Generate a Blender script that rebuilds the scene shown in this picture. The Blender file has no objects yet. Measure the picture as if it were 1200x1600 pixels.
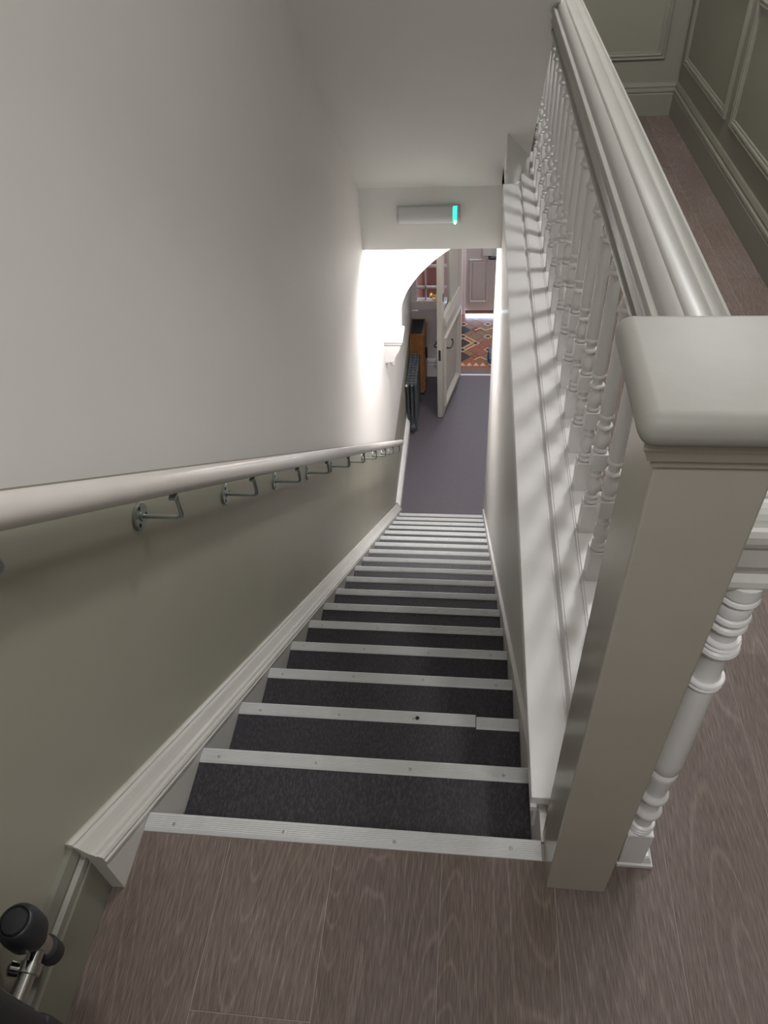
import bpy, bmesh, math, random
from mathutils import Vector, Matrix

random.seed(7)
SC = bpy.context.scene
COL = SC.collection

# ------------------------------------------------------------------ camera
YAW, PIT, ROL = math.radians(8.74556), math.radians(43.85124), math.radians(-4.59856)
FPX = 1156.8165
CAM = (0.641174, -0.618967, 1.496831)
cy, sy, cp, sp = math.cos(YAW), math.sin(YAW), math.cos(PIT), math.sin(PIT)
fw = Vector((-sy*cp, cy*cp, -sp)); rt0 = Vector((cy, sy, 0)); up0 = rt0.cross(fw)
rt = math.cos(ROL)*rt0 + math.sin(ROL)*up0
up = -math.sin(ROL)*rt0 + math.cos(ROL)*up0
cam_d = bpy.data.cameras.new('camera')
cam_d.sensor_fit = 'HORIZONTAL'; cam_d.sensor_width = 36.0
cam_d.lens = FPX/1200*36.0
cam_d.clip_start = 0.02; cam_d.clip_end = 60
cam = bpy.data.objects.new('camera', cam_d); COL.objects.link(cam)
M = Matrix((rt, up, -fw)).transposed().to_4x4(); M.translation = Vector(CAM)
cam.matrix_world = M
SC.camera = cam

# ------------------------------------------------------------------ world, lights, exposure
W = bpy.data.worlds.new('world'); SC.world = W; W.use_nodes = True
W.node_tree.nodes['Background'].inputs[0].default_value = (0.75, 0.85, 1.0, 1)
W.node_tree.nodes['Background'].inputs[1].default_value = 0.3
vs = SC.view_settings
vs.view_transform = 'Standard'; vs.look = 'None'; vs.gamma = 1.0; vs.exposure = 0.0
vs.use_curve_mapping = False

def area(name, loc, rot, size, power, color=(1, 1, 1), shape='DISK', size_y=None):
    d = bpy.data.lights.new(name, 'AREA'); d.energy = power; d.color = color
    d.shape = shape; d.size = size
    if size_y: d.size_y = size_y
    o = bpy.data.objects.new(name, d); o.location = loc; o.rotation_euler = rot
    COL.objects.link(o); return o
def point(name, loc, power, radius, color=(1, 1, 1)):
    d = bpy.data.lights.new(name, 'POINT'); d.energy = power; d.color = color
    d.shadow_soft_size = radius
    o = bpy.data.objects.new(name, d); o.location = loc; COL.objects.link(o); return o
# ceiling lamp over the landing passage, ceiling lamp of the hall below, daylight under the front door, plus added fills
point('landing_lamp', (1.62, 2.35, 2.35), 74, 0.15, (0.985, 0.985, 1.01))
point('landing_fill', (1.55, 0.65, 2.25), 20, 0.2, (0.985, 0.985, 1.01))  # added fill to even out the landing and left wall, no real fitting
area('hall_lamp', (0.36, 4.10, -0.556), (0, 0, 0), 0.12, 31, (0.99, 0.985, 1.01))
point('hall_fill', (0.80, 5.6, -0.75), 34, 0.08, (0.995, 0.98, 1.0))  # added fill for the inner hall and the door leaf, source invented
area('stair_head_fill', (0.75, -1.2, 2.66), (0, 0, 0), 0.5, 20, (0.985, 0.985, 1.01))  # added fill above and behind the camera, lifts the newel front
area('porch_fill', (0.95, 8.55, -1.55), (math.radians(-35), 0, 0), 0.8, 26, (0.86, 0.92, 1.0), 'RECTANGLE', 0.45)  # added cool fill for the porch
area('gap_daylight', (1.0, 8.735, -3.678), (math.radians(-82), 0, 0), 0.86, 4.2, (0.50, 0.73, 1.0), 'RECTANGLE', 0.04)

# ------------------------------------------------------------------ dimensions
R_, G_ = 0.195, 0.251212          # rise, going
SL = -R_/G_
WD = 0.806                        # stair width
WL = -0.05                        # left wall face
HZ = -19*R_                       # hall floor
XR = 1.84                         # right wall face
Y_B = 3.87                        # bulkhead face

# ------------------------------------------------------------------ material helpers
def mat(name, col, rough=0.5, metal=0.0, noise=0.0, nscale=8.0, bump=0.0, bscale=60.0, coat=0.0, spec=0.5):
    m = bpy.data.materials.new(name); m.use_nodes = True
    nt = m.node_tree; b = nt.nodes['Principled BSDF']
    b.inputs['Roughness'].default_value = rough; b.inputs['Metallic'].default_value = metal
    b.inputs['Specular IOR Level'].default_value = spec
    if coat: b.inputs['Coat Weight'].default_value = coat; b.inputs['Coat Roughness'].default_value = 0.15
    tc = nt.nodes.new('ShaderNodeTexCoord')
    if noise:
        n = nt.nodes.new('ShaderNodeTexNoise'); n.inputs['Scale'].default_value = nscale
        n.inputs['Detail'].default_value = 4
        nt.links.new(tc.outputs['Object'], n.inputs['Vector'])
        r = nt.nodes.new('ShaderNodeValToRGB')
        r.color_ramp.elements[0].position = 0.3; r.color_ramp.elements[1].position = 0.7
        r.color_ramp.elements[0].color = tuple(c*(1-noise) for c in col)+(1,)
        r.color_ramp.elements[1].color = tuple(min(1, c*(1+noise)) for c in col)+(1,)
        nt.links.new(n.outputs['Fac'], r.inputs['Fac']); nt.links.new(r.outputs['Color'], b.inputs['Base Color'])
    else:
        b.inputs['Base Color'].default_value = tuple(col)+(1,)
    if bump:
        n2 = nt.nodes.new('ShaderNodeTexNoise'); n2.inputs['Scale'].default_value = bscale
        n2.inputs['Detail'].default_value = 3
        nt.links.new(tc.outputs['Object'], n2.inputs['Vector'])
        bp = nt.nodes.new('ShaderNodeBump'); bp.inputs['Strength'].default_value = bump
        bp.inputs['Distance'].default_value = 0.002
        nt.links.new(n2.outputs['Fac'], bp.inputs['Height']); nt.links.new(bp.outputs['Normal'], b.inputs['Normal'])
    return m

def wood_floor():
    m = bpy.data.materials.new('grey_oak_planks'); m.use_nodes = True
    nt = m.node_tree; b = nt.nodes['Principled BSDF']; L = nt.links.new
    tc = nt.nodes.new('ShaderNodeTexCoord'); oi = nt.nodes.new('ShaderNodeObjectInfo')
    off = nt.nodes.new('ShaderNodeVectorMath'); off.operation = 'MULTIPLY_ADD'
    cmb = nt.nodes.new('ShaderNodeCombineXYZ')
    for k in range(3): L(oi.outputs['Random'], cmb.inputs[k])
    L(cmb.outputs[0], off.inputs[0]); off.inputs[1].default_value = (37, 53, 11); L(tc.outputs['Object'], off.inputs[2])
    # cathedral grain: thin pale contour lines of a long stretched noise
    mp = nt.nodes.new('ShaderNodeMapping'); mp.inputs['Scale'].default_value = (6.5, 0.75, 1.0); L(off.outputs[0], mp.inputs['Vector'])
    n1 = nt.nodes.new('ShaderNodeTexNoise'); n1.inputs['Scale'].default_value = 1.0; n1.inputs['Detail'].default_value = 1.2; n1.inputs['Roughness'].default_value = 0.4
    L(mp.outputs[0], n1.inputs['Vector'])
    mul = nt.nodes.new('ShaderNodeMath'); mul.operation = 'MULTIPLY'; mul.inputs[1].default_value = 34.0; L(n1.outputs['Fac'], mul.inputs[0])
    fr = nt.nodes.new('ShaderNodeMath'); fr.operation = 'PINGPONG'; fr.inputs[1].default_value = 0.5; L(mul.outputs[0], fr.inputs[0])
    # fine short pores
    mp2 = nt.nodes.new('ShaderNodeMapping'); mp2.inputs['Scale'].default_value = (620.0, 30.0, 1.0); L(off.outputs[0], mp2.inputs['Vector'])
    n2 = nt.nodes.new('ShaderNodeTexNoise'); n2.inputs['Scale'].default_value = 1.0; n2.inputs['Detail'].default_value = 3
    L(mp2.outputs[0], n2.inputs['Vector'])
    n3 = nt.nodes.new('ShaderNodeTexNoise'); n3.inputs['Scale'].default_value = 4.0; n3.inputs['Detail'].default_value = 3
    mp3 = nt.nodes.new('ShaderNodeMapping'); mp3.inputs['Scale'].default_value = (1.6, 0.6, 1.0); L(off.outputs[0], mp3.inputs['Vector'])
    L(mp3.outputs[0], n3.inputs['Vector'])
    r1 = nt.nodes.new('ShaderNodeValToRGB'); r1.color_ramp.elements[0].position = 0.02; r1.color_ramp.elements[1].position = 0.13
    r1.color_ramp.elements[0].color = (0.214, 0.168, 0.147, 1); r1.color_ramp.elements[1].color = (0.165, 0.128, 0.112, 1)
    L(fr.outputs[0], r1.inputs['Fac'])
    r2 = nt.nodes.new('ShaderNodeValToRGB'); r2.color_ramp.elements[0].position = 0.36; r2.color_ramp.elements[1].position = 0.66
    r2.color_ramp.elements[0].color = (0.72, 0.71, 0.70, 1); r2.color_ramp.elements[1].color = (1.2, 1.2, 1.2, 1)
    L(n2.outputs['Fac'], r2.inputs['Fac'])
    r3 = nt.nodes.new('ShaderNodeValToRGB'); r3.color_ramp.elements[0].position = 0.3; r3.color_ramp.elements[1].position = 0.7
    r3.color_ramp.elements[0].color = (0.88, 0.86, 0.81, 1); r3.color_ramp.elements[1].color = (1.1, 1.09, 1.12, 1)
    L(n3.outputs['Fac'], r3.inputs['Fac'])
    m1 = nt.nodes.new('ShaderNodeMix'); m1.data_type = 'RGBA'; m1.blend_type = 'MULTIPLY'; m1.inputs[0].default_value = 1
    L(r1.outputs[0], m1.inputs[6]); L(r2.outputs[0], m1.inputs[7])
    m2 = nt.nodes.new('ShaderNodeMix'); m2.data_type = 'RGBA'; m2.blend_type = 'MULTIPLY'; m2.inputs[0].default_value = 1
    L(m1.outputs[2], m2.inputs[6]); L(r3.outputs[0], m2.inputs[7])
    # plank to plank tone
    hs = nt.nodes.new('ShaderNodeHueSaturation'); L(m2.outputs[2], hs.inputs['Color'])
    mr = nt.nodes.new('ShaderNodeMapRange'); mr.inputs[3].default_value = 0.93; mr.inputs[4].default_value = 1.09
    L(oi.outputs['Random'], mr.inputs[0]); L(mr.outputs[0], hs.inputs['Value'])
    L(hs.outputs[0], b.inputs['Base Color'])
    b.inputs['Roughness'].default_value = 0.55; b.inputs['Specular IOR Level'].default_value = 0.35
    bp = nt.nodes.new('ShaderNodeBump'); bp.inputs['Strength'].default_value = 0.25; bp.inputs['Distance'].default_value = 0.001
    L(n2.outputs['Fac'], bp.inputs['Height']); L(bp.outputs[0], b.inputs['Normal'])
    return m

def vinyl(name, dark, light, thr=0.62):
    m = bpy.data.materials.new(name); m.use_nodes = True
    nt = m.node_tree; b = nt.nodes['Principled BSDF']; L = nt.links.new
    tc = nt.nodes.new('ShaderNodeTexCoord')
    mp = nt.nodes.new('ShaderNodeMapping'); mp.inputs['Scale'].default_value = (300, 90, 90); L(tc.outputs['Object'], mp.inputs['Vector'])
    n = nt.nodes.new('ShaderNodeTexNoise'); n.inputs['Scale'].default_value = 1; n.inputs['Detail'].default_value = 4; n.inputs['Distortion'].default_value = 0.6
    L(mp.outputs[0], n.inputs['Vector'])
    r = nt.nodes.new('ShaderNodeValToRGB')
    r.color_ramp.elements[0].position = 0.45; r.color_ramp.elements[1].position = 0.78
    r.color_ramp.elements[0].color = dark+(1,); r.color_ramp.elements[1].color = light+(1,)
    L(n.outputs['Fac'], r.inputs['Fac']); L(r.outputs[0], b.inputs['Base Color'])
    b.inputs['Roughness'].default_value = 0.55
    bp = nt.nodes.new('ShaderNodeBump'); bp.inputs['Strength'].default_value = 0.5; bp.inputs['Distance'].default_value = 0.0015
    L(n.outputs['Fac'], bp.inputs['Height']); L(bp.outputs[0], b.inputs['Normal'])
    return m

MT = {
 'wall': mat('white_wall_paint', (0.74, 0.715, 0.685), 0.6, noise=0.015, nscale=2.5, bump=0.06, bscale=140),
 'soffit': mat('soffit_paint', (0.82, 0.81, 0.77), 0.6, noise=0.012, nscale=2, bump=0.05, bscale=120),
 'dado': mat('olive_dado_paint', (0.375, 0.36, 0.285), 0.42, noise=0.03, nscale=3, bump=0.05, bscale=120),
 'olive': mat('olive_woodwork_paint', (0.215, 0.21, 0.168), 0.35, noise=0.03, nscale=5),
 'olivewall': mat('olive_panel_wall_paint', (0.215, 0.21, 0.167), 0.5, noise=0.03, nscale=3, bump=0.05, bscale=120),
 'gloss': mat('white_gloss_paint', (0.82, 0.80, 0.785), 0.4, noise=0.03, nscale=9, bump=0.08, bscale=45, coat=0.1),
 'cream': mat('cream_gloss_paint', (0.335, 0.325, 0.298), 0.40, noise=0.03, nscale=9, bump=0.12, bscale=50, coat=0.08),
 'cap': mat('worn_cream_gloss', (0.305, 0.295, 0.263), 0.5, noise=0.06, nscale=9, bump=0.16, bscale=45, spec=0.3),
 'string': mat('string_gloss_paint', (0.60, 0.585, 0.54), 0.4, noise=0.03, nscale=9, bump=0.08, bscale=45, coat=0.1),
 'newel': mat('stone_gloss_paint', (0.42, 0.39, 0.33), 0.27, noise=0.04, nscale=7, bump=0.10, bscale=40, coat=0.3),
 'lowwall': mat('stair_side_gloss', (0.69, 0.665, 0.63), 0.55, noise=0.03, nscale=4, bump=0.05, bscale=20, coat=0.1),
 'handrail': mat('handrail_gloss', (0.74, 0.69, 0.65), 0.3, noise=0.03, nscale=9, coat=0.3),
 'strip': mat('ribbed_pale_nosing', (0.6, 0.6, 0.59), 0.5, noise=0.04, nscale=20),
 'screw': mat('steel_screw', (0.42, 0.41, 0.40), 0.4, 0.5),
 'zinc': mat('zinc_plated_steel', (0.40, 0.44, 0.42), 0.33, 0.9, noise=0.1, nscale=60),
 'dark': mat('dark_hole', (0.02, 0.02, 0.02), 0.7),
 'black': mat('black_plastic', (0.022, 0.022, 0.026), 0.42),
 'iron': mat('grey_iron_paint', (0.075, 0.083, 0.09), 0.38),
 'chrome': mat('chrome', (0.62, 0.62, 0.61), 0.14, 1.0),
 'brass': mat('brass', (0.75, 0.52, 0.16), 0.25, 1.0),
 'plastic': mat('grey_white_plastic', (0.55, 0.55, 0.54), 0.4),
 'oak': mat('warm_cabinet_oak', (0.36, 0.17, 0.06), 0.42, noise=0.18, nscale=14),
 'navy': mat('blue_black_top', (0.008, 0.011, 0.022), 0.55),
 'door': mat('cream_door_paint', (0.46, 0.435, 0.385), 0.5, noise=0.03, nscale=6),
 'greydoor': mat('grey_front_door_paint', (0.50, 0.48, 0.46), 0.5, noise=0.02, nscale=5),
 'hallwhite': mat('pale_mauve_joinery', (0.84, 0.77, 0.77), 0.4, noise=0.02, nscale=5),
 'pink': mat('dusty_red_wall', (0.38, 0.17, 0.155), 0.6, noise=0.05, nscale=3),
 'buff': mat('buff_tile', (0.52, 0.36, 0.20), 0.35, noise=0.08, nscale=30),
 'redtile': mat('red_brown_tile', (0.24, 0.085, 0.05), 0.35, noise=0.12, nscale=25),
 'browntile': mat('olive_brown_tile', (0.20, 0.115, 0.062), 0.35, noise=0.12, nscale=25),
 'blacktile': mat('black_tile', (0.03, 0.026, 0.026), 0.35, noise=0.12, nscale=25),
 'mauve': mat('mauve_slate_border', (0.12, 0.09, 0.10), 0.45, noise=0.08, nscale=20),
 'threshold': mat('white_metal_bar', (0.75, 0.70, 0.70), 0.35),
 'shoeblue': mat('navy_trainer_fabric', (0.012, 0.022, 0.06), 0.7, noise=0.25, nscale=60),
 'shoewhite': mat('pale_trainer_sole', (0.45, 0.47, 0.52), 0.6),
 'substrate': mat('pale_joint_substrate', (0.40, 0.35, 0.32), 0.7),
 'wood': wood_floor(),
 'tread': vinyl('charcoal_embossed_vinyl', (0.023, 0.0195, 0.0245), (0.078, 0.069, 0.081)),
 'lino': vinyl('lilac_grey_hall_vinyl', (0.098, 0.084, 0.101), (0.143, 0.124, 0.142)),
}
def glass_mat(name, tint, rough=0.05):
    m = bpy.data.materials.new(name); m.use_nodes = True; b = m.node_tree.nodes['Principled BSDF']
    b.inputs['Base Color'].default_value = tint+(1,); b.inputs['Transmission Weight'].default_value = 1.0
    b.inputs['Roughness'].default_value = rough; b.inputs['IOR'].default_value = 1.45
    return m
MT['glass'] = glass_mat('door_glass', (0.92, 0.95, 0.95))
MT['diffuser'] = mat('milky_ribbed_diffuser', (0.68, 0.68, 0.67), 0.3, coat=0.2)
def emis(name, col, s):
    m = bpy.data.materials.new(name); m.use_nodes = True; b = m.node_tree.nodes['Principled BSDF']
    b.inputs['Base Color'].default_value = (0, 0, 0, 1)
    b.inputs['Emission Color'].default_value = col+(1,); b.inputs['Emission Strength'].default_value = s
    return m
MT['led'] = emis('green_led', (0.05, 1.0, 0.60), 1.6)
MT['ledcore'] = emis('green_led_core', (0.45, 1.0, 0.85), 3.5)

# ------------------------------------------------------------------ mesh helpers
def link(name, bm, m, parent=None, smooth=False):
    """bm in world coordinates; made local to the (unrotated) parent chain"""
    bmesh.ops.recalc_face_normals(bm, faces=bm.faces[:])
    me = bpy.data.meshes.new(name)
    o = bpy.data.objects.new(name, me); COL.objects.link(o)
    off = Vector((0, 0, 0)); p = parent
    while p is not None:
        off += p.location; p = p.parent
    if parent is not None:
        o.parent = parent
    bm.transform(Matrix.Translation(-off)); bm.to_mesh(me); bm.free()
    if isinstance(m, str): m = MT[m]
    for x in (m if isinstance(m, (list, tuple)) else [m]):
        me.materials.append(MT[x] if isinstance(x, str) else x)
    if smooth:
        for f in me.polygons: f.use_smooth = True
        try: me.set_sharp_from_angle(angle=math.radians(38))
        except Exception: pass
    return o
def thing(name, loc, label, cat, group=None, rotz=0):
    o = bpy.data.objects.new(name, None); o.empty_display_size = 0.1
    COL.objects.link(o); o.location = loc; o.rotation_euler = (0, 0, rotz)
    o['label'] = label; o['category'] = cat
    if group: o['group'] = group
    return o
def struct(o): o['kind'] = 'structure'; return o
def tag(o, label, cat): o['label'] = label; o['category'] = cat; return o

def box(bm, x0, x1, y0, y1, z0, z1, bev=0.0, seg=1):
    r = bmesh.ops.create_cube(bm, size=1.0)
    vs_ = r['verts']
    for v in vs_:
        v.co = Vector(((x0+x1)/2+v.co.x*(x1-x0), (y0+y1)/2+v.co.y*(y1-y0), (z0+z1)/2+v.co.z*(z1-z0)))
    if bev > 0:
        es = list({e for v in vs_ for e in v.link_edges})
        bmesh.ops.bevel(bm, geom=es, offset=bev, segments=seg, affect='EDGES', profile=0.5, clamp_overlap=True)
    return bm
def B(*a, **k): return box(bmesh.new(), *a, **k)
def loft(bm, loops, closed=True, caps=True):
    rings = [[bm.verts.new(p) for p in lp] for lp in loops]
    n = len(rings[0])
    for a, b in zip(rings, rings[1:]):
        for i in range(n if closed else n-1):
            j = (i+1) % n
            bm.faces.new((a[i], a[j], b[j], b[i]))
    if caps:
        bm.faces.new(rings[0][::-1]); bm.faces.new(rings[-1])
    return bm
def prism_y(poly, y0, y1, slope=0.0, bm=None):
    """poly of (x, h): swept along y, z = h + slope*y"""
    bm = bm or bmesh.new()
    return loft(bm, [[(x, y, h+slope*y) for x, h in poly] for y in (y0, y1)])
def prism_x(poly, x0, x1, bm=None):
    bm = bm or bmesh.new()
    return loft(bm, [[(x, y, z) for y, z in poly] for x in (x0, x1)])
def lathe(bm, prof, cx, cy_, z0=0.0, seg=14):
    loops = [[(cx+r*math.cos(2*math.pi*i/seg), cy_+r*math.sin(2*math.pi*i/seg), z0+z) for i in range(seg)] for r, z in prof]
    return loft(bm, loops)
def lathe_axis(bm, prof, org, axis, seg=16):
    ax = Vector(axis).normalized(); t = Vector((0, 0, 1)) if abs(ax.z) < 0.9 else Vector((1, 0, 0))
    u = ax.cross(t).normalized(); v = ax.cross(u); org = Vector(org)
    loops = [[org+ax*d+(u*math.cos(2*math.pi*i/seg)+v*math.sin(2*math.pi*i/seg))*r for i in range(seg)] for r, d in prof]
    return loft(bm, loops)
def tube(bm, pts, rad, seg=10):
    pts = [Vector(p) for p in pts]; loops = []; ref = None
    for i, p in enumerate(pts):
        d = (pts[min(i+1, len(pts)-1)]-pts[max(i-1, 0)]).normalized()
        if ref is None:
            ref = d.cross(Vector((0, 0, 1)) if abs(d.z) < 0.9 else Vector((1, 0, 0))).normalized()
        u = (ref-d*ref.dot(d)).normalized(); v = d.cross(u); ref = u
        rr = rad[i] if isinstance(rad, (list, tuple)) else rad
        loops.append([p+(u*math.cos(2*math.pi*k/seg)+v*math.sin(2*math.pi*k/seg))*rr for k in range(seg)])
    return loft(bm, loops)
def rect_frame(bm, a0, a1, b0, b1, prof, f):
    """picture-frame moulding: prof = (inset, height); f(a,b,h) -> point"""
    loops = []
    for d, h in prof:
        loops.append([f(a0+d, b0+d, h), f(a1-d, b0+d, h), f(a1-d, b1-d, h), f(a0+d, b1-d, h)])
    return loft(bm, loops, caps=False)

# ================================================================== STRUCTURE
# ---- left wall: white above, olive dado below the handrail line (plane x = WL)
PZ = 0.896
yd = (PZ+2.905)/-SL
o = link('wall_left', prism_x([(-1.9, PZ), (0, PZ), (yd, -2.905), (7.3, -2.905), (7.3, 2.7), (-1.9, 2.7)], WL-0.15, WL), 'wall'); struct(o)
wall_left = o
link('dado', prism_x([(-1.9, -4.0), (7.3, -4.0), (7.3, -2.905), (yd, -2.905), (0, PZ), (-1.9, PZ)], WL-0.15, WL), 'dado', wall_left)
# ---- landing walls, ceiling
wr = struct(link('wall_right', B(XR, XR+0.15, -1.9, 4.7, -0.4, 2.7), 'olivewall'))
wb = struct(link('wall_far', B(0.92, XR+0.15, 4.5, 4.65, -0.4, 2.7), 'olivewall'))
struct(link('wall_back', B(WL-0.15, XR+0.15, -2.05, -1.9, -0.4, 2.7), 'olivewall'))
struct(link('ceiling', B(WL-0.15, XR+0.15, -2.05, 4.65, 2.7, 2.85), 'wall'))
# raised panel mouldings of the two panelled walls
PROF = [(0, 0), (0.0, 0.010), (0.006, 0.014), (0.012, 0.008), (0.018, 0.008), (0.022, 0.014), (0.030, 0.012), (0.034, 0.006), (0.040, 0.006), (0.044, 0.0)]
for k in range(4):
    y1 = 4.42-1.115*k; y0 = y1-1.01
    bm = rect_frame(bmesh.new(), y0, y1, 0.285, 0.80, PROF, lambda a, b, h: (XR-h, a, b))
    link('panel_moulding', bm, 'olive', wr)
for k in range(1):
    bm = rect_frame(bmesh.new(), 0.98, 1.735, 0.30, 1.05, PROF, lambda a, b, h: (a, 4.5-h, b))
    link('panel_moulding', bm, 'olive', wb)
bm = rect_frame(bmesh.new(), 2.3, 4.42, 0.90, 1.9, PROF, lambda a, b, h: (XR-h, a, b))
link('panel_moulding', bm, 'olive', wr)
# skirtings of the landing
SKP = [(0, 0.0), (0.024, 0.0), (0.024, 0.118), (0.020, 0.122), (0.020, 0.128), (0.024, 0.131), (0.022, 0.142), (0.014, 0.147), (0.014, 0.153), (0.016, 0.158), (0.010, 0.178), (0, 0.18)]
struct(link('baseboard_right', prism_y([(XR-d, h) for d, h in SKP], -1.9, 4.5), 'olive'))
bm = bmesh.new(); loft(bm, [[(x, 4.5-d, h) for d, h in SKP] for x in (0.92, XR)])
struct(link('baseboard_far', bm, 'olive'))
struct(link('baseboard_left', prism_y([(WL+d*1.0, h+0.003) for d, h in SKP], -1.9, -0.146), 'olive'))
# ---- landing floor: substrate and individual planks
fl = bmesh.new()
box(fl, WL-0.1, XR+0.1, -1.95, -0.004, -0.24, -0.0009)
box(fl, 0.925, XR+0.1, -0.004, 4.6, -0.24, -0.0009)
floor = struct(link('floor', fl, 'substrate'))
PW = 0.2135
edges = [-0.028+PW*i for i in range(-1, 10)]
ends = {0: [-1.9, -0.9, 0.0], 1: [-1.9, -0.335, 0.0], 2: [-1.9, -1.2, 0.0], 3: [-1.9, -0.75, 0.0],
        4: [-1.9, -1.05, 0.35, 1.75, 3.1, 4.5], 5: [-1.9, -0.62, 0.9, 2.3, 3.6, 4.5],
        6: [-1.9, -0.95, 0.474, 1.9, 3.3, 4.5], 7: [-1.9, -0.55, 0.85, 2.2, 3.5, 4.5], 8: [-1.9, -1.0, 0.95, 2.345, 3.75, 4.5]}
J = 0.0005
for c in range(9):
    xa, xb = edges[c+1], edges[c+2]
    if c == 0: xa = -0.045
    xb = min(xb, XR)
    for y0, y1 in zip(ends[c], ends[c][1:]):
        y1 = -0.037 if y1 == 0.0 else y1
        if c == 4 and y0 < 0 < y1:            # cut round the newel foot and the well edge
            pts = [(xa+J, y0+J), (xb-J, y0+J), (xb-J, y1-J), (0.926, y1-J), (0.926, -0.005), (xa+J, -0.005)]
            link('plank', loft(bmesh.new(), [[(px, py, pz) for px, py in pts] for pz in (-0.010, 0.0)]), 'wood', floor)
            continue
        xl = 0.926 if c == 4 and y0 >= 0 else xa
        link('plank', B(xl+J, xb-J, y0+J, y1-J, -0.010, 0.0, 0.0005), 'wood', floor)

# ---- stairs side: sloping string with moulded top on the left wall
STR = [(WL, 0.082), (WL+0.006, 0.084), (WL+0.013, 0.079), (WL+0.013, 0.074), (WL+0.019, 0.068), (WL+0.027, 0.054), (WL+0.033, 0.045), (WL+0.040, 0.040),
       (WL+0.042, 0.035), (WL+0.046, 0.037), (WL+0.052, 0.034), (WL+0.055, 0.028), (WL+0.053, 0.020), (WL+0.056, 0.016), (WL+0.055, 0.008), (0.0, 0.004), (0.0, -0.33), (WL, -0.33)]
bm = prism_y(STR, -0.148, 4.70, SL)
for v in bm.verts:
    if v.co.y < 0 and v.co.z < 0: v.co.z = 0.001
struct(link('trim_1', bm, 'string'))
# right string of the stair, thin board with its edge showing
struct(link('trim_2', prism_x([(0.0, 0.0), (0.06, -0.003), (4.74, 0.044+SL*4.74), (4.74, -0.33+SL*4.74), (0.0, -0.33)], WD, 0.8195), 'lowwall'))
# wall between the stair and the passage below the landing
struct(link('wall_stair', B(0.82, 0.915, 0.03, 4.72, HZ-0.1, -0.03), 'lowwall'))

# ---- landing edge casing under the balusters
LY0, LY1 = 0.075, 3.345
tr = struct(link('trim_3', prism_y([(0.8, -0.13), (0.945, -0.13), (0.945, -0.001), (0.8, -0.001)], LY0+0.012, 3.862), 'gloss'))
link('outer_board', B(0.788, 0.870, LY0, LY1, 0.0, 0.030, 0.003, 2), 'gloss', tr)
link('groove_bead', prism_y([(0.868, 0.0), (0.886, 0.0), (0.886, 0.030), (0.884, 0.031), (0.882, 0.028), (0.880, 0.018), (0.876, 0.012), (0.868, 0.012)], LY0, LY1), 'gloss', tr)
link('inner_board', prism_y([(0.886, 0.0), (0.936, 0.0), (0.936, 0.027), (0.934, 0.031), (0.890, 0.031), (0.889, 0.027), (0.886, 0.027)], LY0-0.03, LY1+0.14), 'gloss', tr)
link('baluster_bed', prism_y([(0.936, -0.0), (1.008, -0.0), (1.010, 0.03), (1.004, 0.034), (0.944, 0.034), (0.943, 0.030), (0.939, 0.030), (0.938, 0.026), (0.936, 0.026)], LY0-0.03, 3.80), 'gloss', tr)
link('edge_bead', prism_y([(0.788, -0.016), (0.797, -0.016), (0.80, 0.0), (0.788, 0.0)], LY0-0.006, LY1), 'gloss', tr)
# ---- soffit of the flight above, bulkhead, hall ceiling
SS = -0.86
def sz(y): return -0.16+SS*(y-3.85)
so = bmesh.new()
prism_x([(-1.55, sz(-1.55)), (3.862, sz(3.862)), (3.862, sz(3.862)+0.4), (3.4, sz(3.4)+0.4), (-1.55, sz(-1.55)+0.4)], WL, 0.930, so)
struct(link('ceiling_soffit', so, 'soffit'))
struct(link('wall_bulkhead', B(WL, 0.925, 3.863, 4.0, -0.552, 0.3), 'soffit'))
AP = [(0.80, 3.87), (0.80, 3.345), (0.932, 3.56), (0.932, 3.87)]
struct(link('wall_apron', loft(bmesh.new(), [[(x, y, z) for x, y in AP] for z in (-0.13, sz(3.36)+0.1)]), 'soffit'))
struct(link('ceiling_hall', B(WL-0.1, 1.99, 3.98, 7.3, -0.552, -0.42), 'wall'))
struct(link('wall_hall_right', B(1.84, 1.99, 3.0, 8.9, HZ-0.1, -0.4), 'wall'))
struct(link('wall_hall_near', B(0.9, 1.99, 2.9, 3.0, HZ-0.1, -0.2), 'wall'))
# ---- hall floor
struct(link('floor_hall', B(WL-0.1, 1.99, 4.60, 7.206, HZ-0.1, HZ), 'lino'))
SKH = [(0, 0), (0.03, 0), (0.03, 0.17), (0.024, 0.18), (0.024, 0.192), (0.028, 0.2), (0.018, 0.225), (0.008, 0.238), (0, 0.245)]
struct(link('baseboard_hall', prism_y([(WL+d*1.3, HZ+h*0.7) for d, h in SKH], 4.70, 7.2), 'gloss'))

# ---- arch across the hall, with its corbel
AK = [(0.081, -1.64), (0.091, -1.43), (0.129, -1.275), (0.195, -1.155), (0.295, -1.038), (0.417, -0.932), (0.55, -0.852), (0.70, -0.80), (0.86, -0.778)]
AC = []
for i in range(len(AK)-1):
    p0, p1, p2, p3 = [Vector(AK[max(0, min(len(AK)-1, i+k))]) for k in (-1, 0, 1, 2)]
    for q_ in range(5):
        t = q_/5
        AC.append(tuple(0.5*((2*p1)+(p2-p0)*t+(2*p0-5*p1+4*p2-p3)*t*t+(3*p1-p0-3*p2+p3)*t**3)))
AC.append(AK[-1])
poly = AC+[(0.86, -0.5), (WL, -0.5), (WL, -1.64)]
bm = loft(bmesh.new(), [[(x, y, z) for x, z in poly] for y in (4.60, 4.80)])
arch = struct(link('wall_arch', bm, 'wall'))
co = bmesh.new()
box(co, WL, 0.102, 4.590, 4.81, -1.665, -1.636, 0.004, 2)
box(co, WL, 0.094, 4.597, 4.805, -1.692, -1.663, 0.006, 2)
link('abacus', co, 'wall', arch)
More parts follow.
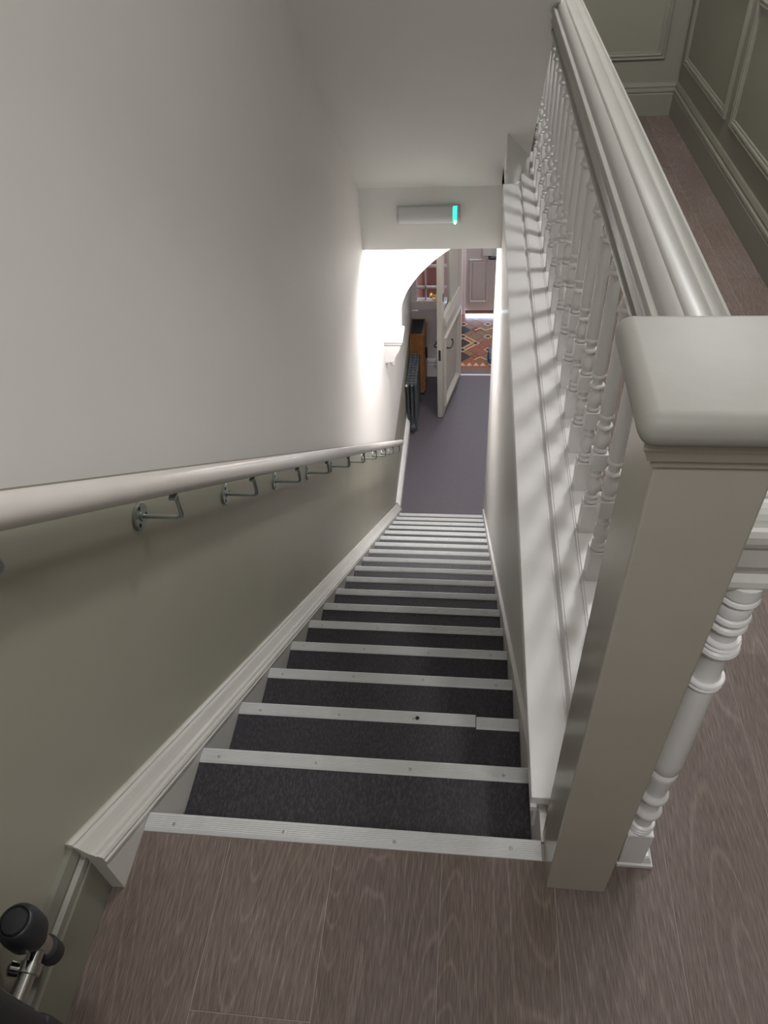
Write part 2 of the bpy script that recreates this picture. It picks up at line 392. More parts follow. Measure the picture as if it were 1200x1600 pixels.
cp_ = [(WL, -1.69), (0.080, -1.69), (0.079, -1.715), (0.070, -1.745), (0.052, -1.775), (0.036, -1.80), (0.028, -1.83), (0.022, -1.85), (WL, -1.86)]
link('corbel', loft(bmesh.new(), [[(x, y, z) for x, z in cp_] for y in (4.605, 4.79)]), 'wall', arch)
link('corbel_drop', lathe(bmesh.new(), [(0.004, -1.925), (0.018, -1.915), (0.024, -1.895), (0.016, -1.875), (0.012, -1.868), (0.022, -1.855), (0.022, -1.845)], 0.0, 4.66), 'wall', arch, True)

# ---- glazed screen beside the porch door (y = 7.2)
HP = -2.77
sc = struct(link('wall_screen', B(WL, 0.50, 7.2, 7.26, HZ, HP-0.055), 'hallwhite'))
link('sill', B(WL, 0.50, 7.165, 7.26, HP-0.02, HP+0.09, 0.004), 'hallwhite', sc)
link('panel_lip', B(0.03, 0.50, 7.185, 7.2, HP-0.055, HP-0.02), 'hallwhite', sc)
link('skirting', loft(bmesh.new(), [[(x, 7.2-d, HZ+h) for d, h in SKH] for x in (WL, 0.50)]), 'hallwhite', sc)
win = struct(link('window_1', B(WL, 0.022, 7.19, 7.25, HP+0.09, -0.55, 0.003), 'hallwhite'))
link('glazing_bar', B(0.113, 0.131, 7.20, 7.24, HP+0.09, -1.2, 0.003), 'hallwhite', win)
link('glazing_bar', B(0.022, 0.46, 7.20, 7.24, -2.543, -2.522, 0.003), 'hallwhite', win)
link('glazing_bar', B(0.022, 0.46, 7.20, 7.24, -2.29, -2.268, 0.003), 'hallwhite', win)
link('glazing_bar', B(0.29, 0.308, 7.20, 7.24, HP+0.09, -1.2, 0.003), 'hallwhite', win)
for xa, xb in ((0.022, 0.113), (0.131, 0.29), (0.308, 0.46)):
    for za, zb in ((HP+0.09, -2.543), (-2.522, -2.29), (-2.268, -1.2)):
        link('pane', B(xa, xb, 7.218, 7.222, za, zb), 'glass', win)
link('window_head', B(0.022, 0.50, 7.19, 7.25, -1.2, -0.55), 'hallwhite', win)
struct(link('trim_4', B(0.46, 0.535, 7.17, 7.29, HZ, -1.0, 0.004), 'hallwhite'))
struct(link('trim_5', B(1.42, 1.5, 7.17, 7.29, HZ, -1.0, 0.004), 'hallwhite'))
struct(link('wall_screen_right', B(1.5, 1.84, 7.2, 7.26, HZ, -0.55), 'hallwhite'))
struct(link('trim_6', B(0.46, 1.5, 7.17, 7.29, -1.0, -0.55), 'hallwhite'))
struct(link('threshold_bar', B(0.535, 1.42, 7.196, 7.222, HZ-0.004, HZ+0.008, 0.003), 'threshold'))

# ---- porch: geometric tile floor, walls, front door
PF = HZ-0.006
pf = struct(link('floor_porch', B(WL-0.1, 1.84, 7.206, 9.0, HZ-0.1, PF), 'redtile'))
link('slate_border', B(0.0, 1.84, 7.225, 7.345, PF, HZ, 0.001), 'mauve', pf)
def tile(pts, m, z=HZ):
    bm = bmesh.new(); loft(bm, [[(x, y, PF) for x, y in pts], [(x, y, z) for x, y in pts]])
    link('tile', bm, m, pf)
# border row: buff triangles on red
x = 0.43
while x < 1.4:
    tile([(x, 7.415), (x+0.076, 7.415), (x+0.038, 7.49)], 'buff')
    x += 0.085
q = 0.163; hs, hb = 0.062, 0.101; cx0, cy0 = 0.547, 7.956
def dia(cx, cyy, a): return [(cx-a, cyy), (cx, cyy-a), (cx+a, cyy), (cx, cyy+a)]
big = ['blacktile', 'browntile', 'redtile', 'browntile']
for i in range(-1, 6):
    for j in range(-2, 5):
        X0, Y0 = cx0+q*i, cy0+q*j
        if Y0 < 7.56 or Y0 > 8.6 or X0 < 0.3 or X0 > 1.45: continue
        if (i+j) % 2:
            tile(dia(X0, Y0, 0.036), 'blacktile' if i % 2 == 0 or j == 0 else 'redtile')
            a, b = 0.0375, 0.061
            c4 = dia(X0, Y0, a); d4 = dia(X0, Y0, b)
            if i % 2 == 0 or j == 0:
                for s in range(4):
                    tile([c4[s], c4[(s+1) % 4], d4[(s+1) % 4], d4[s]], 'buff')
            else:
                tile(dia(X0+0.05, Y0, 0.012), 'redtile')
        else:
            e = 0.0985
            tile(dia(X0, Y0, e), 'blacktile' if i == 0 else ('browntile' if (i+j//2) % 2 else 'redtile'))
            # strip between this big tile and the next one up-right / up-left
            for sx in (1, -1):
                n = Vector((sx, 1)).normalized(); t = Vector((sx, -1)).normalized()
                mid = Vector((X0+sx*q/2, Y0+q/2)); L2, W2 = 0.0685, 0.0415
                pts = [mid+t*L2-n*W2, mid+t*L2+n*W2, mid-t*L2+n*W2, mid-t*L2-n*W2]
                if i == 0 and j == 0 or (i == 1 and j == -1 and sx == -1) or (i == 0 and False):
                    for u0, u1 in ((-1, -0.4), (0.4, 1)):
                        tile([tuple(mid+t*L2+n*W2*u0), tuple(mid+t*L2+n*W2*u1), tuple(mid-t*L2+n*W2*u1), tuple(mid-t*L2+n*W2*u0)], 'buff')
                    tile([tuple(mid+t*L2-n*W2*.37), tuple(mid+t*L2+n*W2*.37), tuple(mid-t*L2+n*W2*.37), tuple(mid-t*L2-n*W2*.37)], 'redtile')
                else:
                    tile([tuple(p) for p in pts], 'redtile' if (i+j) % 4 == 0 else 'browntile')
# far and near zigzag fillets
for yz, x0 in ((8.30, 0.70), (7.585, 0.70)):
    for k in range(4):
        xa = x0+0.15*k
        for p0, p1 in (((xa, yz-0.03), (xa+0.075, yz+0.035)), ((xa+0.075, yz+0.035), (xa+0.15, yz-0.03))):
            d = (Vector(p1)-Vector(p0)).normalized(); n = Vector((-d.y, d.x))*0.011
            a, b = Vector(p0), Vector(p1)
            tile([tuple(a-n), tuple(b-n), tuple(b+n), tuple(a+n)], 'buff', HZ+0.0015)
struct(link('wall_porch_left', B(WL-0.15, -0.02, 7.26, 9.0, HZ-0.1, -0.5), 'pink'))
wf = struct(link('wall_front', B(-0.05, 0.50, 8.72, 8.9, HZ-0.1, -0.5), 'pink'))
struct(link('wall_front_right', B(1.50, 1.84, 8.72, 8.9, HZ-0.1, -0.5), 'pink'))
struct(link('wall_front_head', B(0.50, 1.50, 8.72, 8.9, -1.55, -0.5), 'hallwhite'))
struct(link('ceiling_porch', B(-0.1, 1.99, 7.25, 9.0, -0.55, -0.4), 'wall'))
struct(link('trim_7', B(0.50, 0.56, 8.69, 8.80, HZ, -1.55, 0.004), 'hallwhite'))
struct(link('trim_8', B(1.44, 1.50, 8.69, 8.80, HZ, -1.55, 0.004), 'hallwhite'))
fd = struct(link('door_1', B(0.56, 1.44, 8.722, 8.765, HZ+0.05, -1.56), 'greydoor'))
FP = [(0, 0.0), (0.0, 0.012), (0.012, 0.016), (0.024, 0.008), (0.032, -0.004), (0.05, 0.008), (0.055, 0.008)]
for a0, a1 in ((0.605, 0.855), (1.145, 1.395)):
    for b0, b1 in ((-3.53, -2.915), (-2.65, -1.75)):
        bm = rect_frame(bmesh.new(), a0, a1, b0, b1, FP, lambda a, b, h: (a, 8.722-h, b))
        box(bm, a0+0.055, a1-0.055, 8.714, 8.722, b0+0.055, b1-0.055)
        link('door_panel', bm, 'greydoor', fd)
link('rim_lock', B(0.775, 0.895, 8.688, 8.722, -2.86, -2.72, 0.004), 'plastic', fd)
kb = bmesh.new(); box(kb, 0.86, 0.99, 8.67, 8.71, -2.905, -2.875, 0.006, 2); lathe_axis(kb, [(0.016, 0), (0.016, 0.03)], (0.865, 8.68, -2.885), (0, 1, 0), 10)
link('dark_latch', kb, 'black', fd)

# ---- open panelled door leaf between hall and porch (hinged at y 7.17)
DA = Vector((0.345, 6.309)); DB = Vector((0.528, 7.15)); dl = (DB-DA).length
t2 = (DB-DA)/dl
leaf = bpy.data.objects.new('door_2', None); COL.objects.link(leaf)
leaf.location = (DA.x, DA.y, HZ); leaf.rotation_euler = (0, 0, math.atan2(t2.y, t2.x)); leaf['kind'] = 'structure'
# local: +x along the leaf from free edge to hinge, -y faces the hall (right face), thickness to +y
def lpart(name, bm, m, parent=leaf, smooth=False):
    bmesh.ops.recalc_face_normals(bm, faces=bm.faces[:])
    me = bpy.data.meshes.new(name); bm.to_mesh(me); bm.free(); me.materials.append(MT[m])
    if smooth:
        for f in me.polygons: f.use_smooth = True
    o = bpy.data.objects.new(name, me); COL.objects.link(o); o.parent = parent; return o
TH = 0.056
H = lambda z: z-HZ
lpart('stile', B(0, 0.085, 0, TH, 0.012, 2.68, 0.002), 'door')
lpart('stile', B(dl-0.10, dl, 0, TH, 0.012, 2.68, 0.002), 'door')
lpart('upper_panel', B(0.39, dl-0.10, 0.006, TH-0.006, H(-2.56), 2.58), 'door')
lpart('rail', B(0.085, dl-0.10, 0.001, TH-0.001, 0.012, 0.15), 'door')
lpart('rail', B(0.085, dl-0.10, 0.001, TH-0.001, H(-2.72), H(-2.55)), 'door')
lpart('rail', B(0.085, dl-0.10, 0.001, TH-0.001, 2.56, 2.68), 'door')
lpart('lower_panel', B(0.085, dl-0.10, 0.018, TH-0.018, 0.15, H(-2.72)), 'door')
lpart('glass_pane', B(0.085, 0.39, 0.025, 0.031, H(-2.55), 2.56), 'glass')
# sloping glazing sill and bolection mouldings on the hall face
lpart('sill_moulding', loft(bmesh.new(), [[(x, y, z) for y, z in ((0.02, H(-2.42)), (-0.004, H(-2.45)), (-0.026, H(-2.535)), (-0.026, H(-2.552)), (0.02, H(-2.56)))] for x in (0.075, dl-0.07)]), 'door')
BP = [(0, 0), (0, -0.016), (0.012, -0.026), (0.026, -0.022), (0.04, -0.004), (0.055, 0.012), (0.055, 0.019)]
lpart('panel_moulding', rect_frame(bmesh.new(), 0.075, dl-0.09, 0.115, H(-2.69), BP, lambda a, b, h: (a, h, b)), 'door')
lpart('panel_moulding', rect_frame(bmesh.new(), 0.075, dl-0.09, 0.115, H(-2.69), BP, lambda a, b, h: (a, TH-h, b)), 'door')
# lever handle with tall back plate on the hall face, its twin on the other face, lock edge
hp = lpart('handle_plate', B(0.128, 0.162, -0.006, 0.001, H(-2.915), H(-2.765), 0.003), 'black')
lv = tube(bmesh.new(), [(0.145, -0.004, H(-2.85)), (0.145, -0.045, H(-2.85)), (0.165, -0.055, H(-2.852)), (0.22, -0.056, H(-2.862)), (0.262, -0.055, H(-2.85)), (0.275, -0.048, H(-2.825)), (0.262, -0.040, H(-2.81))], [0.009, 0.009, 0.009, 0.008, 0.008, 0.008, 0.010])
lpart('lever', lv, 'black', hp, True)
hp2 = lpart('handle_plate', B(0.045, 0.078, TH-0.001, TH+0.006, H(-2.915), H(-2.765), 0.003), 'black')
lv = tube(bmesh.new(), [(0.06, TH, H(-2.80)), (0.06, TH+0.04, H(-2.80)), (0.075, TH+0.05, H(-2.80)), (0.14, TH+0.05, H(-2.81)), (0.155, TH+0.045, H(-2.79))], 0.009)
lpart('lever', lv, 'black', hp2, True)
lk = bmesh.new(); box(lk, -0.003, 0.002, 0.016, 0.040, H(-2.93), H(-2.80), 0.001); box(lk, -0.012, 0.0, 0.020, 0.036, H(-2.92), H(-2.89), 0.002)
lpart('lock_edge', lk, 'black')
esc = bmesh.new(); box(esc, 0.03, 0.062, -0.005, 0.001, H(-2.245), H(-2.16), 0.002)
lpart('keyhole_plate', esc, 'black')
kn = bmesh.new(); box(kn, 0.02, 0.10, TH-0.001, TH+0.022, H(-2.26), H(-2.17), 0.004)
lathe_axis(kn, [(0.012, 0), (0.012, 0.03), (0.026, 0.04), (0.030, 0.055), (0.024, 0.07), (0.005, 0.075)], (0.06, TH+0.02, H(-2.20)), (0, 1, 0), 14)
box(kn, 0.035, 0.05, TH+0.02, TH+0.06, H(-2.245), H(-2.225), 0.004)
lpart('brass_lock', kn, 'brass', leaf, True)

# ================================================================== THINGS
# ---- staircase
st = thing('staircase', (0.0, 0.0, -1.5), 'narrow straight staircase of charcoal vinyl treads with pale ribbed nosings running down to the hall', 'staircase')
def rib_profile(w, ny, zt):
    n = 7; pts = [(ny, zt-0.020), (ny+0.002, zt-0.018), (ny+0.002, zt+0.001), (ny, zt+0.003)]
    y = ny-0.003; pitch = (w-0.008)/n
    for k in range(n):
        pts += [(y, zt+0.0042), (y-pitch*0.55, zt+0.0042), (y-pitch*0.62, zt+0.0033), (y-pitch*0.93, zt+0.0033)]
        y -= pitch
    pts += [(y, zt+0.0038), (ny-w, zt+0.0008), (ny-w, zt-0.001), (ny-0.004, zt-0.001), (ny-0.004, zt-0.020)]
    return pts
NW = 0.0367
for n in range(0, 19):
    yn, zn = n*G_, -n*R_
    if n > 0:
        link('tread', B(0.001, WD-0.001, (n-1)*G_-0.03, yn-0.002, zn-0.028, zn), 'tread', st)
    link('riser', B(0.001, WD-0.001, yn-0.024, yn-0.012, zn-R_+0.0005, zn-0.021 if n else -0.012), 'tread', st)
    xe = 0.684 if n == 2 else WD-0.001
    ns = link('nosing_strip', prism_x(rib_profile(NW, yn, zn), 0.001, xe), 'strip', st)
    rnd = random.Random(n)
    xs = [0.055+rnd.uniform(-0.01, 0.01)+i*0.232 for i in range(4)]
    for i, x in enumerate(xs):
        if x < xe-0.01:
            link('screw', lathe(bmesh.new(), [(0.0044, 0.0), (0.0044, 0.0014), (0.0026, 0.0020)], x, yn-NW*rnd.uniform(0.45, 0.68), zn+0.0030, 8), 'screw', ns)
    if n == 2:
        link('nosing_strip', prism_x(rib_profile(NW, yn-0.006, zn), 0.686, WD-0.001), 'strip', st)
        link('screw_hole', lathe(bmesh.new(), [(0.0062, 0.0), (0.0058, 0.0014)], 0.52, yn-NW*0.55, zn+0.0036, 10), 'dark', ns)

# ---- newel post with moulded cap
nw = thing('newel_post', (0.864, -0.032, 0.0), 'square stone coloured newel post with broad rounded cap at the head of the stairs', 'post')
link('shaft', B(0.810, 0.918, -0.086, 0.021, 0.0, 1.062, 0.003, 2), 'newel', nw)
cm = bmesh.new()
def sq(a, z): return [(0.810-a, -0.086-a, z), (0.918+a, -0.086-a, z), (0.918+a, 0.021+a, z), (0.810-a, 0.021+a, z)]
loft(cm, [sq(0.0005, 1.046), sq(0.004, 1.048), sq(0.006, 1.057), sq(0.010, 1.060), sq(0.014, 1.072), sq(0.018, 1.079), sq(0.018, 1.087)])
link('cap_moulding', cm, 'newel', nw)
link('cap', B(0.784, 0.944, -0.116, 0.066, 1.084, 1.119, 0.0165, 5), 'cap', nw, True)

# ---- balustrade along the landing
bl = thing('balustrade', (0.967, 1.8, 0.03), 'white balustrade with turned balusters and moulded handrail along the landing edge', 'balustrade')
BXc = 0.968
Z0 = 0.03
RH = [(0.0, 0.9455), (0.010, 0.9462), (0.0145, 0.9485), (0.0175, 0.9475), (0.0195, 0.9445), (0.025, 0.9435), (0.032, 0.9410), (0.038, 0.9370), (0.0425, 0.9315), (0.0450, 0.9240), (0.0475, 0.9245),
      (0.0505, 0.9275), (0.056, 0.926), (0.0600, 0.920), (0.0605, 0.911), (0.058, 0.903), (0.054, 0.899), (0.0525, 0.895), (0.0525, 0.868), (0.049, 0.864), (0.044, 0.858), (0.038, 0.848), (0.036, 0.842),
      (0.040, 0.840), (0.046, 0.836), (0.048, 0.829), (0.046, 0.822), (0.040, 0.818), (0.0, 0.818)]
RCX = 0.962
def RP(cx): return [(cx+a, z) for a, z in RH[:-1]]+[(cx-a, z) for a, z in RH[::-1][1:-1]]
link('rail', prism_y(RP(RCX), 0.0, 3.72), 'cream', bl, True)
# near end of the rail: the same profile returned round the end
ebm = bmesh.new()
loft(ebm, [[(RCX-w, 0.0, z), (RCX-w, 0.0005-0.85*w, z), (RCX+w, 0.0005-0.85*w, z), (RCX+w, 0.0, z)] for w, z in [(max(a, 0.002), z) for a, z in RH]])
link('rail_end', ebm, 'string', bl)
def ring(z, r, h=0.008): return [(r-0.006, z-h), (r-0.0015, z-h*0.6), (r, z), (r-0.0015, z+h*0.6), (r-0.006, z+h)]
prof_lo = [(0.012, 0.134), *ring(0.144, 0.0195, 0.007), (0.0135, 0.1525), *ring(0.160, 0.0185, 0.006), (0.012, 0.170), (0.017, 0.178), (0.0205, 0.192), (0.019, 0.207), (0.013, 0.219), *ring(0.231, 0.0175, 0.006), (0.013, 0.254)]
prof_hi = [(0.013, 0.306), *ring(0.314, 0.0185, 0.006), (0.0135, 0.322), (0.0185, 0.330), (0.0205, 0.344), (0.0165, 0.362), (0.0125, 0.374), *ring(0.384, 0.0195, 0.007), (0.0125, 0.395), (0.0135, 0.402), (0.0185, 0.412), (0.0185, 0.418), (0.0165, 0.421), (0.0178, 0.43),
           (0.0155, 0.55), (0.0142, 0.682), *ring(0.692, 0.0195, 0.008), (0.0150, 0.703), (0.0125, 0.722), *ring(0.740, 0.0175, 0.007), (0.013, 0.752), (0.0135, 0.766), *ring(0.775, 0.0165, 0.005), (0.0135, 0.784)]
def baluster_bm(y):
    bm = bmesh.new()
    box(bm, BXc-0.0205, BXc+0.0205, y-0.0205, y+0.0205, Z0+0.003, 0.135, 0.0012)
    lathe(bm, prof_lo, BXc, y, 0.0, 16)
    box(bm, BXc-0.0195, BXc+0.0195, y-0.0195, y+0.0195, 0.253, 0.307, 0.0015)
    lathe(bm, prof_hi, BXc, y, 0.0, 16)
    box(bm, BXc-0.017, BXc+0.017, y-0.017, y+0.017, 0.783, 0.824, 0.0012)
    return bm
y0b = 0.164
b0 = link('baluster', baluster_bm(y0b), 'gloss', bl, True)
for k in range(1, 21):
    c = b0.copy(); COL.objects.link(c); c.location = b0.location+Vector((0, 0.17*k, 0))
# turned end post on its plinth
PX, PY = 0.965, -0.020
ep = bmesh.new()
box(ep, PX-0.0225, PX+0.0225, PY-0.020, PY+0.0225, 0.030, 0.150, 0.0015)
pr = [(0.020, 0.149), (0.021, 0.156), *ring(0.163, 0.0225, 0.005), *ring(0.174, 0.0225, 0.005), (0.0165, 0.190), (0.017, 0.208), *ring(0.224, 0.0245, 0.011), (0.0165, 0.242), (0.017, 0.262), *ring(0.280, 0.0245, 0.011), (0.0175, 0.297),
      (0.0195, 0.318), (0.0215, 0.350), (0.0225, 0.360), (0.0212, 0.3625), (0.0225, 0.365), (0.0212, 0.3675), (0.0225, 0.370), (0.0212, 0.3725), (0.0228, 0.376), (0.0235, 0.40), (0.0205, 0.60), *ring(0.6195, 0.0255, 0.005), *ring(0.629, 0.0265, 0.005),
      (0.0185, 0.640), (0.0195, 0.684), *ring(0.698, 0.0275, 0.007), (0.0255, 0.709), *ring(0.716, 0.0245, 0.004), (0.0185, 0.731), *ring(0.744, 0.0245, 0.007), *ring(0.760, 0.0245, 0.007), (0.0215, 0.769), (0.0220, 0.786), *ring(0.796, 0.0255, 0.006), (0.0240, 0.805), (0.0240, 0.824)]
lathe(ep, pr, PX, PY, 0.0, 20)
epo = link('end_post', ep, 'gloss', bl, True)
pb = bmesh.new()
def pl(a, z, fy=0.0): return [(0.945+a, -0.036+a, z), (1.011-a, -0.036+a, z), (1.011-a, 0.022-a, z), (0.945+a, 0.022-a, z)]
loft(pb, [pl(0.0, 0.0), pl(0.0, 0.010), pl(0.004, 0.013), pl(0.004, 0.017), pl(0.007, 0.030), pl(0.010, 0.034)])
link('plinth', pb, 'gloss', epo)

# ---- wall handrail with brackets
hr = thing('handrail', (0.0, 2.0, -0.7), 'long white round handrail on zinc brackets along the left stair wall', 'handrail')
HX, HZ0 = 0.048, 0.877
rail = bmesh.new()
tube(rail, [(HX, -0.85, 0.972), (HX, -0.16, 0.972), (HX, -0.12, 0.964), (HX, -0.085, 0.943)]+[(HX, y, HZ0+SL*y) for y in (-0.05, 0, 1, 2, 3, 4.575, 4.592, 4.60)], [0.0255]*10+[0.021, 0.010], 24)
link('rail', rail, 'handrail', hr, True)
def bracket(y):
    zr = HZ0+SL*y-0.03
    zd = 0.777+SL*y
    bm = tube(bmesh.new(), [(WL+0.004, y, zd), (HX-0.012, y, zd), (HX-0.004, y, zd+0.003), (HX, y, zd+0.012), (HX, y, zr)], 0.0052, 10)
    box(bm, HX-0.007, HX+0.007, y-0.02, y+0.02, zr-0.003, zr+0.003)
    return bm, zd
bm, zd = bracket(0.448)
bk = link('bracket', bm, 'zinc', hr, True)
rs = lathe_axis(bmesh.new(), [(0.0315, 0), (0.0315, 0.0045), (0.029, 0.0065), (0.010, 0.0065), (0.010, 0.009), (0.005, 0.0095)], (WL+0.0005, 0.448, zd), (1, 0, 0), 24)
ro = link('rosette', rs, 'zinc', bk, True)
sh = bmesh.new()
for a in (90, 210, 330):
    lathe_axis(sh, [(0.0048, 0.0), (0.0042, 0.0008)], (WL+0.0070, 0.448+0.021*math.cos(math.radians(a)), zd+0.021*math.sin(math.radians(a))), (1, 0, 0), 8)
so_ = link('screw_holes', sh, 'dark', bk); so_['kind'] = 'stuff'
for yb in (-0.44, -0.035, 0.891, 1.327, 1.765, 2.219, 2.66, 3.10, 3.545, 3.99, 4.43):
    dy = yb-0.448
    c = bk.copy(); COL.objects.link(c); c.location = bk.location+Vector((0, dy, SL*dy if yb > -0.1 else 0.972-HZ0-SL*0.448))
    for ch in (ro, so_):
        d = ch.copy(); COL.objects.link(d); d.parent = c

# ---- emergency light on the bulkhead
YB = 3.863
el = thing('emergency_light', (0.37, YB, -0.33), 'slim emergency bulkhead light with green indicator above the hall opening', 'light')
link('base', B(0.180, 0.562, YB-0.022, YB, -0.384, -0.273, 0.006, 2), 'plastic', el)
df = bmesh.new(); prof = []
for i in range(13):
    a = math.pi*i/12
    prof.append((YB-0.020-0.040*math.sin(a), -0.328+0.050*math.cos(a)*(1+0.0)))
pts = []
for i, (y, z) in enumerate(prof):
    pts.append((y, z))
loft(df, [[(x, y, z) for y, z in pts] for x in (0.194, 0.546)])
link('diffuser', df, 'diffuser', el, False)
for xa, xb in ((0.184, 0.195), (0.547, 0.558)):
    ec = bmesh.new()
    loft(ec, [[(x, YB-0.018-(YB-0.020-y)*1.12, -0.328+(z+0.328)*1.08) for y, z in prof] for x in (xa, xb)])
    link('end_cap', ec, 'plastic', el)
link('clip', B(0.1815, 0.187, YB-0.055, YB-0.03, -0.357, -0.303, 0.001), 'screw', el)
link('clip', B(0.5575, 0.5625, YB-0.055, YB-0.03, -0.333, -0.295, 0.001), 'screw', el)
le = bmesh.new()
loft(le, [[(x, YB-0.020-(YB-0.020-y)*1.03, -0.328+(z+0.328)*1.03) for y, z in prof] for x in (0.519, 0.544)])
link('indicator', le, 'led', el)
lc = bmesh.new()
lathe_axis(lc, [(0.002, -0.022), (0.007, -0.015), (0.009, 0.0), (0.007, 0.015), (0.002, 0.022)], (0.5325, YB-0.052, -0.352), (0, 0.35, 1), 10)
link('indicator_core', lc, 'ledcore', el, True)

# ---- radiator in the hall
RY0, RZT, RZB = 6.06, -3.05, -3.63
ra = thing('radiator', (0.02, RY0, HZ), 'dark grey column radiator on the left hall wall behind the handrail end', 'radiator')
s0 = bmesh.new()
for cxr in (-0.022, 0.020, 0.062):
    pr2 = [(0.004, RZB-0.002), (0.016, RZB+0.01), (0.018, RZB+0.03), (0.013, RZB+0.06), (0.0125, -3.12), (0.018, -3.085), (0.018, -3.065), (0.006, RZT+0.002)]
    lathe(s0, pr2, cxr, RY0+0.02, 0.0, 10)
box(s0, -0.038, 0.078, RY0+0.0105, RY0+0.0295, RZT-0.05, RZT, 0.0105, 2)
box(s0, -0.038, 0.078, RY0+0.006, RY0+0.034, RZB, RZB+0.045, 0.012, 2)
s_ = link('section', s0, 'iron', ra, True)
for k in range(1, 12):
    c = s_.copy(); COL.objects.link(c); c.location = s_.location+Vector((0, 0.052*k, 0))
for y in (RY0+0.02, RY0+0.02+0.052*11):
    ft = bmesh.new(); lathe(ft, [(0.024, HZ), (0.018, HZ+0.02), (0.016, RZB+0.01)], 0.062, y, 0, 10); lathe(ft, [(0.024, HZ), (0.018, HZ+0.02), (0.016, RZB+0.01)], -0.022+0.012, y, 0, 10)
    link('foot', ft, 'iron', ra, True)
vv = bmesh.new(); lathe_axis(vv, [(0.014, 0), (0.014, 0.03), (0.026, 0.035), (0.028, 0.07), (0.022, 0.08)], (0.03, RY0+0.004, RZB+0.022), (0, -1, 0), 14)
tube(vv, [(0.03, RY0-0.03, RZB+0.02), (0.03, RY0-0.03, HZ)], 0.009)
link('valve', vv, 'iron', ra, True)
link('bleed_valve', lathe_axis(bmesh.new(), [(0.010, 0), (0.010, 0.012), (0.006, 0.02)], (0.03, RY0+0.004, RZT-0.025), (0, -1, 0), 8), 'chrome', ra, True)
link('pipe_cap', lathe_axis(bmesh.new(), [(0.012, 0), (0.014, 0.02), (0.006, 0.028)], (-0.030, RY0+0.004, RZT-0.03), (0, -1, 0), 8), 'plastic', ra, True)

# ---- oak cabinet behind the radiator
cb = thing('cabinet', (0.03, 6.9, HZ), 'tall narrow oak cabinet with blue black top behind the radiator', 'cabinet')
CT = -2.886
link('carcass', B(-0.045, 0.112, 6.78, 7.13, HZ+0.03, CT-0.004, 0.002), 'oak', cb)
link('plinth', B(-0.04, 0.104, 6.79, 7.12, HZ, HZ+0.03), 'black', cb)
link('rim', rect_frame(bmesh.new(), -0.045, 0.112, 6.78, 7.13, [(0, -0.01), (0, 0.004), (0.010, 0.004), (0.012, -0.004)], lambda a, b, h: (a, b, CT+h)), 'oak', cb)
link('top_inlay', B(-0.035, 0.102, 6.79, 7.12, CT-0.006, CT-0.001), 'navy', cb)
d1 = link('drawer', B(0.112, 0.126, 6.80, 7.11, CT-0.25, CT-0.02, 0.002), 'oak', cb)
link('handle', B(0.126, 0.137, 6.90, 7.0, CT-0.15, CT-0.135, 0.002), 'brass', d1)
d2 = link('door', B(0.112, 0.126, 6.80, 7.11, HZ+0.05, CT-0.27, 0.002), 'oak', cb)
link('handle', B(0.126, 0.150, 6.86, 6.885, CT-0.36, CT-0.22, 0.003), 'black', d2)

# ---- trainer on the porch tiles
sh_ = thing('trainer', (0.905, 7.56, HZ), 'navy blue trainer with pale sole standing on the patterned porch tiles', 'shoe')
def outline(w, y0, y1, z, n=20, cx=0.905):
    pts = []
    for i in range(n):
        a = 2*math.pi*i/n; yy = math.cos(a); xx = math.sin(a)
        wd = w*(1.0 - 0.16*yy)
        pts.append((cx+xx*wd*(abs(xx)**-0.25 if abs(xx) > 0.05 else 1), (y0+y1)/2+yy*(y1-y0)/2, z if not callable(z) else z(yy)))
    return pts
so2 = bmesh.new()
loft(so2, [outline(0.040, 7.415, 7.705, HZ+0.001), outline(0.045, 7.405, 7.712, HZ+0.012), outline(0.044, 7.41, 7.71, HZ+0.030), outline(0.041, 7.415, 7.705, HZ+0.032)])
link('sole', so2, 'shoewhite', sh_, True)
upp = bmesh.new()
loft(upp, [outline(0.042, 7.415, 7.707, HZ+0.030), outline(0.043, 7.415, 7.709, lambda c: HZ+0.046+0.012*(c+1)/2),
           outline(0.036, 7.445, 7.708, lambda c: HZ+0.060+0.040*(c+1)/2), outline(0.030, 7.54, 7.704, lambda c: HZ+0.088+0.026*(c+1)/2), outline(0.024, 7.57, 7.698, lambda c: HZ+0.092+0.024*(c+1)/2)])
link('upper', upp, 'shoeblue', sh_, True)
link('collar', loft(bmesh.new(), [outline(0.025, 7.56, 7.70, lambda c: HZ+0.093+0.024*(c+1)/2), outline(0.018, 7.58, 7.692, lambda c: HZ+0.090+0.020*(c+1)/2)]), 'black', sh_, True)
lc_ = bmesh.new()
for k in range(4):
    yy = 7.475+0.022*k; zz = HZ+0.070+0.0085*k
    tube(lc_, [(0.885, yy, zz-0.004), (0.905, yy-0.004, zz+0.006), (0.925, yy, zz-0.004)], 0.003, 6)
link('laces', lc_, 'shoewhite', sh_, True)['kind'] = 'stuff'

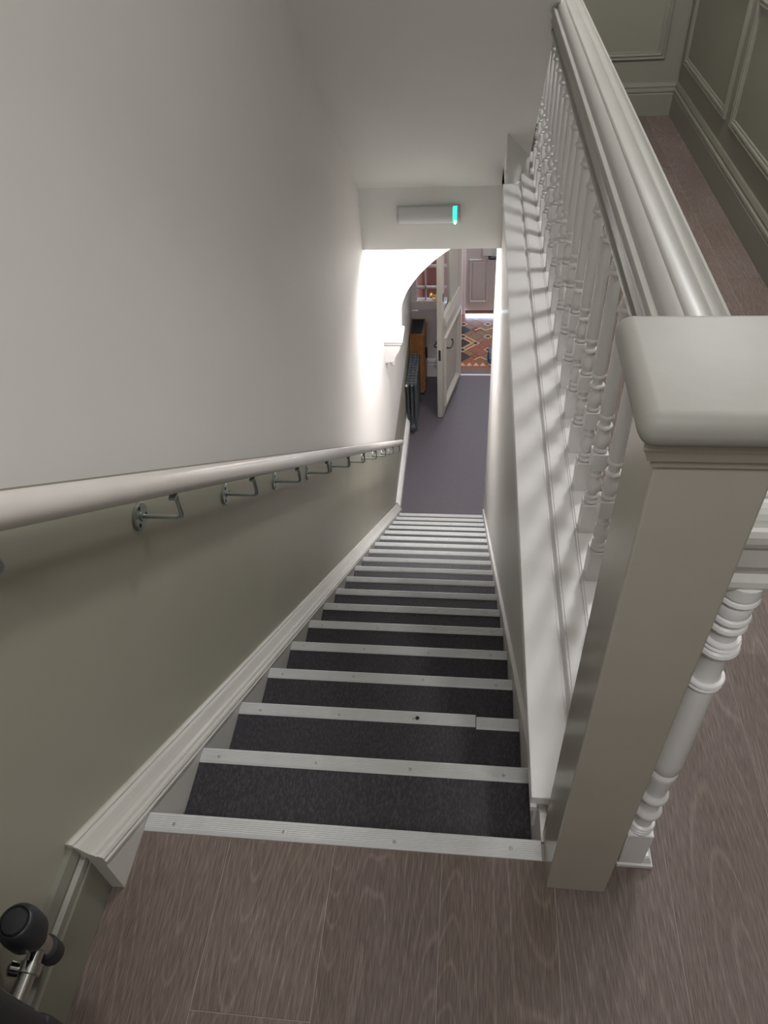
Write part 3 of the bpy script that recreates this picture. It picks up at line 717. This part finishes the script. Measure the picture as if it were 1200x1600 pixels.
# ---- landing radiator end with its thermostatic valve (bottom left)
VX, VY = 0.0, -0.315
lr = thing('landing_radiator', (0.01, -0.6, 0.0), 'black cast iron radiator with chrome thermostatic valve at the skirting beside the stair head', 'radiator')
link('valve_head', lathe(bmesh.new(), [(0.018, 0.281), (0.026, 0.286), (0.0305, 0.296), (0.031, 0.322), (0.0285, 0.338), (0.024, 0.346), (0.022, 0.347), (0.020, 0.344), (0.018, 0.348), (0.004, 0.350)], VX, VY, 0.0, 28), 'black', lr, True)
link('valve_collar', lathe(bmesh.new(), [(0.013, 0.190), (0.019, 0.194), (0.0195, 0.226), (0.016, 0.230)], VX, VY, 0.0, 18), 'black', lr, True)
link('valve_neck', lathe(bmesh.new(), [(0.013, 0.268), (0.0195, 0.270), (0.0195, 0.281), (0.015, 0.284)], VX, VY, 0.0, 18), 'black', lr, True)
link('valve_body', lathe(bmesh.new(), [(0.012, 0.226), (0.0155, 0.230), (0.0155, 0.262), (0.013, 0.270)], VX, VY, 0.0, 18), 'chrome', lr, True)
link('union_nut', tube(bmesh.new(), [(VX, VY-0.012, 0.248), (VX, VY-0.028, 0.248), (VX, VY-0.029, 0.248), (VX, VY-0.044, 0.248), (VX, VY-0.045, 0.248), (VX, VY-0.088, 0.248)], [0.0125, 0.0125, 0.0175, 0.0175, 0.0125, 0.0125], 18), 'chrome', lr, True)
link('lockshield', lathe_axis(bmesh.new(), [(0.010, 0.0), (0.0115, 0.014), (0.004, 0.018)], (VX-0.012, VY-0.04, 0.254), (-1, 0.0, 0.5), 12), 'chrome', lr, True)
link('pipe', tube(bmesh.new(), [(VX, VY, 0.195), (VX-0.005, VY, 0.178), (VX-0.02, VY, 0.170), (WL-0.002, VY, 0.170)], 0.009, 12), 'black', lr, True)
for k in range(5):
    yk = VY-0.120-0.062*k
    sec = bmesh.new()
    box(sec, -0.036, 0.085, yk-0.026, yk+0.026, 0.165, 0.300, 0.020, 3)
    sc0 = link('section', sec, 'black', lr, True)
    for cxr in (-0.012, 0.060):
        link('column', lathe(bmesh.new(), [(0.020, 0.25), (0.022, 0.30), (0.022, 0.70), (0.026, 0.73), (0.018, 0.76)], cxr, yk, 0.0, 14), 'black', sc0, True)
    link('header', box(bmesh.new(), -0.036, 0.085, yk-0.026, yk+0.026, 0.70, 0.79, 0.020, 3), 'black', sc0, True)
    if k == 0:
        link('boss', lathe_axis(bmesh.new(), [(0.022, -0.052), (0.030, -0.046), (0.034, -0.03), (0.034, 0.0)], (VX, yk, 0.248), (0, -1, 0), 18) if False else lathe_axis(bmesh.new(), [(0.034, 0.0), (0.034, 0.03), (0.028, 0.036), (0.020, 0.038)], (VX, yk, 0.248), (0, 1, 0), 18), 'black', sc0, True)
    if k in (1, 4):
        link('foot', lathe(bmesh.new(), [(0.028, 0.0), (0.022, 0.02), (0.02, 0.18)], 0.02, yk, 0.0, 12), 'black', sc0, True)
